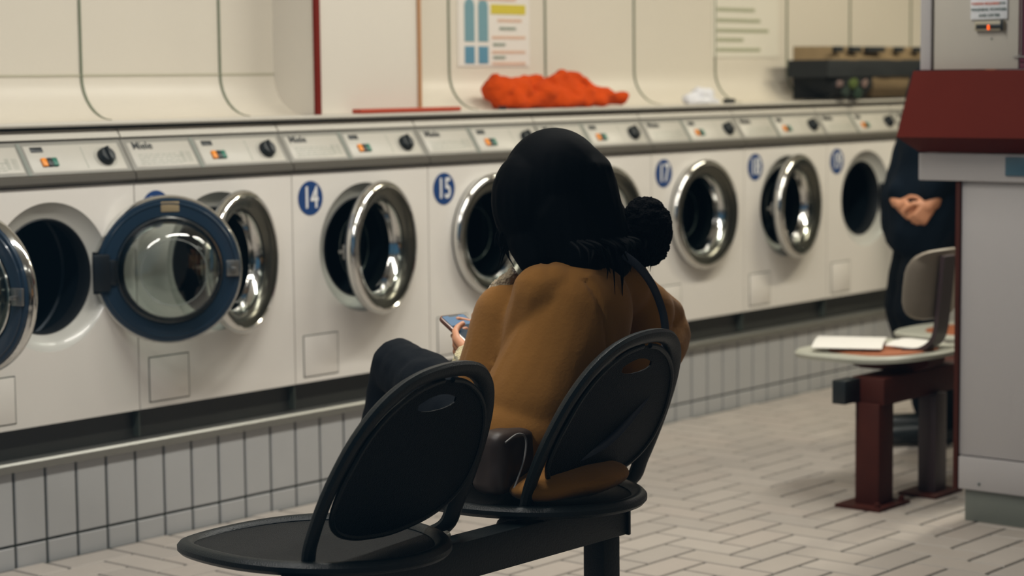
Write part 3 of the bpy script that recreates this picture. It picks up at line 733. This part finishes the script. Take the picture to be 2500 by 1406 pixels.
# ------------------------------------------------------------------ bodies
def hand(wrist, pdir, pn, thumb_side, curl, s=1., thumb=None, th_curl=.3, voxel=.0032, spread=.16):
    """bmesh of a hand: wrist point, palm direction, palm normal (towards the gripped side), thumb_side vector"""
    w = V(wrist); d = V(pdir).normalized(); n = V(pn); n = (n-d*n.dot(d)).normalized(); sd = V(thumb_side); sd = (sd-d*sd.dot(d)-n*sd.dot(n)).normalized()
    bm = B()
    P_ = lambda a, b, c: w+(d*a+sd*b+n*c)*s
    cap_(bm, P_(-.03, 0, 0), P_(.01, 0, 0), .025*s, .026*s)
    for b_ in (-.026, -.009, .009, .026): cap_(bm, P_(.01, b_*.7, 0), P_(.078-abs(b_)*.2, b_, 0), .014*s, .012*s)
    for k, (b_, L) in enumerate(((.030, .068), (.010, .076), (-.010, .070), (-.029, .056))):
        p = P_(.082-abs(b_)*.25, b_, 0); ang = 0; r = .0092*s
        dv = d+sd*b_*spread*6
        for seg, (l, cf) in enumerate(((.44, .8), (.32, 1.1), (.26, .9))):
            ang += curl*cf+(.06*k)
            q = p+(dv.normalized()*math.cos(ang)+n*math.sin(ang))*L*l*s
            cap_(bm, p, q, r, r*.93); p = q; r *= .93
    p = P_(.016, .026, .004)
    dirs = thumb or [(.55, .75, .25), (.85, .35, .25), (.95, .1, .2)]
    r = .0135*s
    for (a_, b_, c_), L in zip(dirs, (.040, .032, .026)):
        q = p+(d*a_+sd*b_+n*c_).normalized()*L*s; cap_(bm, p, q, r, r*.9); p = q; r *= .9
    return bm
def rc(ws, sc=(1, 1, 1)):
    """chain list of (point, radius)"""
    bm = B()
    for (a, ra), (b, rb) in zip(ws, ws[1:]): cap_(bm, a, b, ra, rb, sc=sc)
    return bm
def merge(dst, src):
    me = bpy.data.meshes.new('t'); src.to_mesh(me); src.free(); dst.from_mesh(me); bpy.data.meshes.remove(me); return dst

# phone position (held in both hands)
PC = V((-.262, -1.452, .703)); PD = V((.074, .864, .498)).normalized(); PWv = V((.997, -.077, .002)); PWv = (PWv-PD*PWv.dot(PD)).normalized(); PN = PWv.cross(PD)
def ph(a, b, c): return PC+PWv*a+PD*b+PN*c
t = thing('phone', 'smartphone with pale screen in a rose-brown case held by the seated person', 'phone', PC)
Mph = Matrix((PWv, PD, PN)).transposed().to_4x4(); Mph.translation = PC
def rrect(w_, h_, r_, n=6):
    o = []
    for cx_, cy_, a0 in ((w_-r_, h_-r_, 0), (-w_+r_, h_-r_, 90), (-w_+r_, -h_+r_, 180), (w_-r_, -h_+r_, 270)):
        for k in range(n+1):
            a = math.radians(a0+90*k/n); o.append((cx_+r_*math.cos(a), cy_+r_*math.sin(a)))
    return o
bm = B(); o_ = rrect(.0385, .0765, .012); i_ = [(x*.96, y*.98) for x, y in o_]
loft(bm, [[(x, y, -.0055) for x, y in i_], [(x, y, -.0035) for x, y in o_], [(x, y, .0035) for x, y in o_], [(x, y, .0048) for x, y in i_]]); place(bm, Mph); build('case', bm, phone_m, t, PC)
bm = B(); o_ = rrect(.0355, .0735, .009); loft(bm, [[(x, y, .0040) for x, y in o_], [(x, y, .0052) for x, y in o_]]); place(bm, Mph); sc_ = build('screen', bm, black_p, t, PC)
def scr(nm, poly, m_, z=.0056):
    bm = B(); loft(bm, [[(x, y, .0045) for x, y in poly], [(x, y, z) for x, y in poly]]); place(bm, Mph); o = build(nm, bm, m_, sc_, PC, sm=False); o.location = (0, 0, 0)
lit = mat('lit screen pale blue', (.02, .02, .02), .5, spec=.1, emit=(srgb(120, 160, 195), .62)); dim = mat('lit screen slate', (.01, .01, .01), .5, spec=.1, emit=(srgb(22, 48, 66), .8))
scr('bright_header', [(-.033, .070), (-.033, .034), (.033, .034), (.033, .070), (.015, .070), (.014, .0655), (-.014, .0655), (-.015, .070)][::-1], lit)
scr('dark_message_area', [(-.033, -.034), (.033, -.034), (.033, .0335), (-.033, .0335)], dim)
scr('bright_keyboard', [(-.033, -.071), (.033, -.071), (.033, -.0345), (-.033, -.0345)], lit)

# seated person
WB = V((-.42, -1.72, .45))
w = thing('person', 'seated person with long black hair and tan coat seen from behind, looking at a phone', 'person', WB)
HC = V((-.300, -1.715, 1.035))                    # head centre
F = V((-.42, .86, -.30)).normalized()             # where she looks: down at the phone, turned to her left
SH_L, SH_R = V((-.408, -1.775, .826)), V((-.145, -1.79, .822))
EL, ER = V((-.402, -1.69, .600)), V((.012, -1.775, .705))
WL, WR = V((-.338, -1.520, .655)), V((-.205, -1.500, .672))
bm = B()
ball(bm, HC, .1, 3, (.80, .92, 1.08)); ball(bm, HC+F*.035+V((0, 0, -.055)), .062, 3)
ball(bm, HC+F*.105+V((0, 0, -.03)), .014, 2)      # nose
ball(bm, HC+F*.085+V((0, 0, -.075)), .020, 2)     # chin and mouth
ball(bm, HC+F*.088+V((0, 0, -.052)), .014, 2, (1.5, 1, .5))
sdv = F.cross(V((0, 0, 1))).normalized()
for sx in (-1, 1): ball(bm, HC+sdv*sx*.078+V((0, 0, -.015)), .024, 2, (.4, .8, 1.2))
cap_(bm, HC+V((0, -.01, -.08)), (-.315, -1.765, .86), .052, .055)
cap_(bm, (-.33, -1.775, .78), (-.40, -1.755, .56), .085, .10)
cap_(bm, SH_L+V((.02, .01, -.01)), SH_R+V((-.01, .01, -.01)), .036, .036)
for a, b, c in ((SH_L, EL, WL), (SH_R, ER, WR)): cap_(bm, a, b, .036, .032); cap_(bm, b, c, .032, .025)
body = remesh(bm, .008, 4)
# left hand cradles the phone from its left and below, thumb over the glass; right hand on the far edge
pdl = (ph(-.046, .008, -.020)-WL).normalized()
lh = hand(WL, pdl, PWv*.75+PN*.25, PN*.9-PWv*.1, .42, .92, thumb=[(.55, .2, .75), (.80, .75, .45), (.6, .9, .15)], spread=.10)
pdr = (ph(.050, -.005, -.018)-WR).normalized()
rh = hand(WR, pdr, -PWv*.8+PN*.2, PN*.9+PWv*.1, .45, .92, thumb=[(.55, .2, .75), (.75, -.75, .5), (.6, -.9, .2)], spread=.10)
hands = remesh(merge(lh, rh), .0030, 2)
me = bpy.data.meshes.new('t'); hands.to_mesh(me); hands.free(); body.from_mesh(me); bpy.data.meshes.remove(me)
build('body', body, skin_m, w, WB)
# trousers: left leg crossed over the right
bm = B()
cap_(bm, (-.50, -1.70, .525), (-.36, -1.70, .525), .10, .10)
for ch in ([(V((-.50, -1.68, .535)), .090), (V((-.43, -1.50, .595)), .080), (V((-.318, -1.285, .625)), .066), (V((-.275, -1.20, .50)), .056), (V((-.26, -1.12, .28)), .045), (V((-.22, -1.08, .14)), .036)],
           [(V((-.34, -1.68, .525)), .088), (V((-.32, -1.45, .525)), .072), (V((-.30, -1.25, .50)), .062), (V((-.30, -1.22, .30)), .050), (V((-.30, -1.24, .10)), .038)]):
    for (a, ra), (b, rb) in zip(ch, ch[1:]): cap_(bm, a, b, ra, rb)
build('trousers', remesh(bm, .008, 5, fabric_disp(.006, 12, 0)), pants_m, w, WB)
for ax, ay, az, tx, ty in ((-.22, -1.08, .12, -.17, -.94), (-.30, -1.24, .052, -.31, -1.06)):
    bm = B(); cap_(bm, (ax, ay, az-.012), (tx, ty, az-.025), .038, .030, sc=(1, 1, .9)); cap_(bm, (ax, ay, az+.03), (ax, ay, az-.01), .038, .036)
    bm = remesh(bm, .007, 3)
    for v in bm.verts: v.co.z = max(v.co.z, .003)
    build('shoe', bm, black_p, w, WB)
# coat
bm = B()
cap_(bm, (-.405, -1.785, .585), (-.325, -1.815, .780), .150, .118, sc=(1.06, .84, 1), n=26, sub=3)
ball(bm, (-.42, -1.745, .545), .15, 3, (1.35, 1.1, .62))
ball(bm, (-.44, -1.76, .50), .13, 3, (1.45, 1.12, .35)); ball(bm, (-.475, -1.895, .460), .15, 3, (1.12, .62, .23))
cap_(bm, SH_L+V((.02, 0, -.005)), SH_R+V((-.02, -.01, .0)), .064, .070)
cap_(bm, (-.39, -1.80, .840), (-.22, -1.80, .845), .052, .056)
cap_(bm, (-.33, -1.80, .845), (-.325, -1.79, .875), .070, .058)
cap_(bm, (-.37, -1.66, .76), (-.40, -1.64, .58), .085, .10, n=20, sub=3)
for a, b, c, ra in ((SH_L, EL, WL, .066), (SH_R, ER, WR, .062)):
    cap_(bm, a, b, ra, .060)
    cap_(bm, b, b.lerp(c, .80), .058, .046)
ball(bm, ER, .062, 3); cap_(bm, (.0, -1.80, .70), (-.16, -1.83, .62), .058, .07)
ball(bm, (-.10, -1.80, .76), .075, 3)             # cloth gathered between arm and back
cap_(bm, (-.13, -1.81, .80), (.0, -1.79, .745), .052, .05)
cap_(bm, (-.53, -1.76, .56), (-.52, -1.72, .475), .058, .05)
cap_(bm, (-.56, -1.80, .56), (-.555, -1.78, .49), .036, .036)
def coatd(p, n):
    d = .004*noise.noise(V((p.x*9, p.y*7, p.z*4)))+.0010*noise.noise(p*20)
    q = (p.x+.40)-(p.z-.75)*.60                   # long folds from the left armpit down the side
    if n.y < .3: d += .0040*math.sin(q*36+2.2+.8*noise.noise(p*6))*math.exp(-((q+.02)/.075)**2)*min(1, max(0, (.84-p.z)/.12))
    q2 = (p.x+.372)-.16*(.80-p.z)                 # armhole seam
    if n.y < 0 and .58 < p.z < .86: d -= .005*math.exp(-(q2/.006)**2)
    d += .003*math.sin(p.z*60+p.x*20)*math.exp(-((p-ER).length/.10)**2)
    return d
bm = remesh(bm, .0065, 7, coatd)
build('coat', bm, browncoat, w, WB)
fluff = lambda am: (lambda p, n: am*noise.noise(p*55)+am*.8*noise.noise(p*120)+am*.35*random.random())
# sherpa cuffs and front edge
bm = B(); d_ = (WL-EL).normalized(); c_ = EL.lerp(WL, .86); cap_(bm, c_-d_*.026, c_+d_*.014, .054, .050)
build('cuff', remesh(bm, .0045, 2, fluff(.005)), sherpa, w, WB)
bm = B(); d_ = (WR-ER).normalized(); c_ = ER.lerp(WR, .88); cap_(bm, c_-d_*.018, c_+d_*.012, .046, .042)
build('cuff', remesh(bm, .0045, 2, fluff(.005)), sherpa, w, WB)
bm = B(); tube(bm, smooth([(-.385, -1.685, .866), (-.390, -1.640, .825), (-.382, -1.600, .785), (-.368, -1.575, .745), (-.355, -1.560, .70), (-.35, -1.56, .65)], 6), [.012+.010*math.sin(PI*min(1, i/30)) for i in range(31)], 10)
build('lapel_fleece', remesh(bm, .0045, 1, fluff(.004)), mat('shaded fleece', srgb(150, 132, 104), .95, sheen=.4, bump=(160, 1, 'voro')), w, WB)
# black fleece collar, its right end a fat rounded roll
bm = B()
pts = smooth([(-.30, -1.80, .915), (-.27, -1.815, .918), (-.24, -1.83, .925), (-.175, -1.85, .935)], 5)
for i, p in enumerate(pts): ball(bm, p, .026+.012*i/len(pts), 2)
ball(bm, (-.150, -1.852, .945), .058, 3, (1.12, .9, 1.22)); ball(bm, (-.145, -1.855, .915), .045, 3, (1.2, .9, 1))
build('collar', remesh(bm, .004, 1, lambda p, n: .004*noise.noise(p*90)+.0035*random.random()), blackfur, w, WB)
# hair: cap of hair, long fall over the shoulder, loose ends
bm = B()
ball(bm, HC+V((.0, -.01, .012)), .1, 4, (1.10, 1.14, 1.20))
ball(bm, HC+V((-.062, .01, -.02)), .085, 3, (.86, 1, 1.25))
ball(bm, HC+V((.030, -.03, -.04)), .10, 3, (1, 1, 1.25))
cap_(bm, HC+V((.02, -.045, .01)), (-.245, -1.82, .895), .095, .062)
cap_(bm, HC+V((.05, -.03, -.02)), (-.195, -1.81, .93), .080, .050)
cap_(bm, HC+V((-.03, -.04, -.05)), (-.325, -1.815, .895), .085, .060)
cap_(bm, HC+V((-.055, .03, -.04)), (-.370, -1.67, .935), .066, .030)
cap_(bm, (-.375, -1.72, .93), (-.385, -1.74, .895), .05, .038); cap_(bm, (-.385, -1.735, .90), (-.30, -1.80, .895), .036, .05); cap_(bm, HC+V((-.02, -.03, -.05)), (-.31, -1.79, .91), .09, .07)
hb = remesh(bm, .0050, 5, lambda p, n: (.0022*noise.noise(V((p.x*60, p.y*60, p.z*5)))+.0014*noise.noise(V((p.x*140, p.y*140, p.z*8))))*min(1, max(.15, 1-abs(n.z)*1.2)))
random.seed(11)
def strand(a, b, c, r_):
    pts = smooth([a, b, c], 7); n_ = len(pts); s = B()
    tube(s, pts, [r_*(1-.9*(i/(n_-1))**1.6) for i in range(n_)], 6, cap=True); return s
for k in range(46):
    u = random.random(); x = -.40+.22*u+random.uniform(-.01, .01)
    a = V((x, -1.848-.02*math.sin(PI*u), .935)); L_ = random.uniform(.02, .085)*(.5+.9*math.exp(-((u-.42)/.16)**2))
    c = V((x+random.uniform(-.03, .035), -1.895-.008*math.sin(PI*u), .925-L_)); b = a.lerp(c, .5)+V((random.uniform(-.01, .01), -.012, .006))
    merge(hb, strand(a, b, c, random.uniform(.003, .0065)))
for k in range(16):
    a = HC+V((-.085+random.uniform(-.02, .03), .03+random.uniform(-.03, .03), -.06)); c = V((-.385+random.uniform(-.03, .02), -1.66+random.uniform(-.03, .02), .90+random.uniform(-.03, .02)))
    merge(hb, strand(a, a.lerp(c, .5)+V((-.01, .01, 0)), c, random.uniform(.003, .006)))
for k in range(12):
    a = V((-.17+random.uniform(-.02, .01), -1.85, .97)); c = V((-.185+random.uniform(-.03, .03), -1.885, .875+random.uniform(-.02, .03)))
    merge(hb, strand(a, a.lerp(c, .5)+V((.01, -.012, 0)), c, random.uniform(.0025, .005)))
build('hair', hb, hair_m, w, WB)
# shoulder bag: strap over the back, bag at her left hip
t = thing('shoulder_bag', 'dark brown shoulder bag with pale piping beside the seated person\'s left hip', 'bag', (-.60, -1.84, .45))
bm = B(); pts = smooth([(-.285, -1.895, .905), (-.262, -1.915, .880), (-.235, -1.928, .845), (-.212, -1.935, .80), (-.208, -1.945, .755), (-.225, -1.955, .70), (-.30, -1.965, .62), (-.42, -1.96, .54), (-.52, -1.92, .50)], 6)
tube(bm, pts, .0085, 8, .3, up=V((0, 0, 1))); build('strap', bm, strap_m, t, t.location)
bm = B(); box(bm, (-.665, -1.875, .448), (-.545, -1.79, .575), .022); bm = remesh(bm, .005, 3, lambda p, n: .004*noise.noise(p*25)); build('bag_body', bm, bag_m, t, t.location)
bm = B(); tube(bm, smooth([(-.655, -1.882, .560), (-.620, -1.884, .572), (-.595, -1.884, .560), (-.600, -1.884, .52), (-.632, -1.884, .465)], 6), .0022, 6); build('piping', bm, piping_m, t, t.location)

# standing person at the right, seen between the unit and the machines
SB = V((2.735, -.97, 0)); G = V((-.64, .77, 0)).normalized(); Lf = V((-.77, -.64, 0)).normalized()
def sp(f, l, z): return SB+G*f+Lf*l+V((0, 0, z))
q = thing('person', 'standing person in dark navy coat and black trousers behind the far bench, hands joined', 'person', SB)
bm = B()
ball(bm, sp(-.08, 0, 1.52), .1, 3, (.82, .9, 1.15)); ball(bm, sp(.01, 0, 1.49), .016, 2); ball(bm, sp(-.04, 0, 1.45), .045, 2)
cap_(bm, sp(-.09, 0, 1.42), sp(-.09, 0, 1.34), .05, .055); cap_(bm, sp(-.08, 0, 1.28), sp(.02, 0, .85), .12, .13)
for s_ in (-1, 1):
    cap_(bm, sp(-.045, .17*s_, 1.28), sp(-.01, .21*s_, 1.02), .045, .04); cap_(bm, sp(-.01, .21*s_, 1.02), sp(.10-.05*s_, .145+.05*s_, .84), .036, .028)
    cap_(bm, sp(0, .09*s_, .82), sp(.06, .09*s_, .45), .08, .055); cap_(bm, sp(.06, .09*s_, .45), sp(-.01, .09*s_, .08), .05, .035)
bm = remesh(bm, .010, 4)
h1 = hand(sp(.06, .205, .835), G*.55-Lf*.1+V((0, 0, -.75)), -Lf, V((0, 0, .3))+G, .8, .78)
h2 = hand(sp(.15, .125, .835), -G*.45+Lf*.7+V((0, 0, -.45)), -G*.8-Lf*.4, V((0, 0, 1)), .9, .78)
merge(bm, remesh(merge(h1, h2), .0045, 2)); build('body', bm, skin_m, q, SB)
bm = B()
for s_ in (-1, 1):
    cap_(bm, sp(.0, .08*s_, .80), sp(.085, .09*s_, .47), .105, .082); cap_(bm, sp(.085, .09*s_, .47), sp(-.01, .09*s_, .09), .078, .062)
cap_(bm, sp(0, -.06, .84), sp(0, .06, .84), .12, .12)
build('trousers', remesh(bm, .010, 5, fabric_disp(.008, 9, 0)), pants_m, q, SB)
bm = B()
cap_(bm, sp(-.045, -.12, 1.27), sp(-.045, .12, 1.27), .095, .095); cap_(bm, sp(-.03, -.06, 1.2), sp(.03, -.06, .84), .13, .15); cap_(bm, sp(-.03, .06, 1.2), sp(.03, .06, .84), .13, .15)
cap_(bm, sp(.03, -.07, .84), sp(.05, -.07, .74), .145, .13); cap_(bm, sp(.03, .07, .84), sp(.05, .07, .74), .145, .13)
cap_(bm, sp(-.08, 0, 1.34), sp(-.08, 0, 1.40), .075, .07)
for s_ in (-1, 1):
    cap_(bm, sp(-.045, .17*s_, 1.28), sp(-.01, .215*s_, 1.02), .075, .068); cap_(bm, sp(-.01, .215*s_, 1.02), sp(.10-.05*s_, .145+.045*s_, .875), .062, .044)
build('coat', remesh(bm, .010, 5, fabric_disp(.010, 7, 0)), navy_m, q, SB)
bm = B(); ball(bm, sp(-.105, 0, 1.545), .11, 3, (.95, .95, 1.12)); cap_(bm, sp(-.12, 0, 1.52), sp(-.13, 0, 1.36), .10, .08); build('hair', remesh(bm, .009, 3), hair_m, q, SB)
bm = B(); box(bm, sp(-.33, -.13, .88), sp(-.33, -.13, .88)+V((.01, .01, .01))) if 0 else None; bm.free()
bm = B()
for l in (-.08, 0, .08): cap_(bm, sp(-.26, l, 1.22), sp(-.24, l, .90), .085, .10)
build('backpack', remesh(bm, .010, 5), mat('navy backpack', (.012, .026, .042), .8), q, SB)
for s_ in (-1, 1):
    bm = B(); a = sp(-.03, .09*s_, .045); cap_(bm, a, sp(.17, .11*s_, .040), .045, .036); cap_(bm, sp(-.01, .09*s_, .10), a, .045, .045)
    bm = remesh(bm, .008, 3)
    for v in bm.verts: v.co.z = max(v.co.z, .004)
    build('shoe', bm, black_p, q, SB)

# ------------------------------------------------------------------ shop window the photograph is taken through
bm = B(); box(bm, (XL-.008, -5.7, .32), (XL, .0, 2.6))
struct('window_1', bm, glass('window glass', (.97, .98, .98), 1.35, 0))
fmat = mat('window frame', (.10, .10, .11), .5)
bm = B()
box(bm, (XL-.05, -5.78, -.06), (XL+.03, .34, .32)); box(bm, (XL-.05, -5.78, 2.6), (XL+.03, .34, 2.75)); box(bm, (XL-.05, .0, .32), (XL+.03, .34, 2.6)); box(bm, (XL-.05, -6.0, -.06), (XL+.03, -5.7, 2.75))
struct('wall_left', bm, fmat)

# ------------------------------------------------------------------ ceiling lights
def batten(x, y, power, lab, L_=1.5, col=(1, .95, .87)):
    t = thing('ceiling_light', lab, 'ceiling light', (x, y, ZC), 'fluorescent battens on the ceiling')
    bm = B(); prism(bm, [(y-.07, ZC), (y-.05, ZC-.05), (y+.05, ZC-.05), (y+.07, ZC)], 'X', x-L_/2, x+L_/2); build('housing', bm, mat('batten white', (.7, .7, .68), .5), t, t.location)
    bm = B(); tube(bm, [(x-L_/2+.03, y, ZC-.07), (x+L_/2-.03, y, ZC-.07)], .018, 12, up=V((0, 1, 0))); build('tube', bm, mat('lit tube', (.8, .8, .8), .5, emit=((1, .95, .86), 9)), t, t.location)
    ld = bpy.data.lights.new('batten', 'AREA'); ld.shape = 'RECTANGLE'; ld.size = L_; ld.size_y = .12; ld.energy = power; ld.color = col
    lo = bpy.data.objects.new('lamp_light', ld); COL.objects.link(lo); lo.parent = t; lo.location = (0, 0, -.10)
for x, c_, w_ in ((-2.0, (1, .95, .90), 'at the window end'), (.0, (1, .95, .87), 'second from the window'), (2.0, (1, .945, .84), 'third from the window'), (4.2, (1, .90, .70), 'at the far end')):
    batten(x, -1.30, 44 if x > 4 else 36, 'fluorescent batten in the row nearer the washing machines, ' + w_, col=c_)
for x, w_ in ((-1.4, 'at the window end'), (1.4, 'in the middle'), (4.4, 'at the far end')):
    batten(x, -3.9, .8, 'dim fluorescent batten over the seating side, ' + w_)
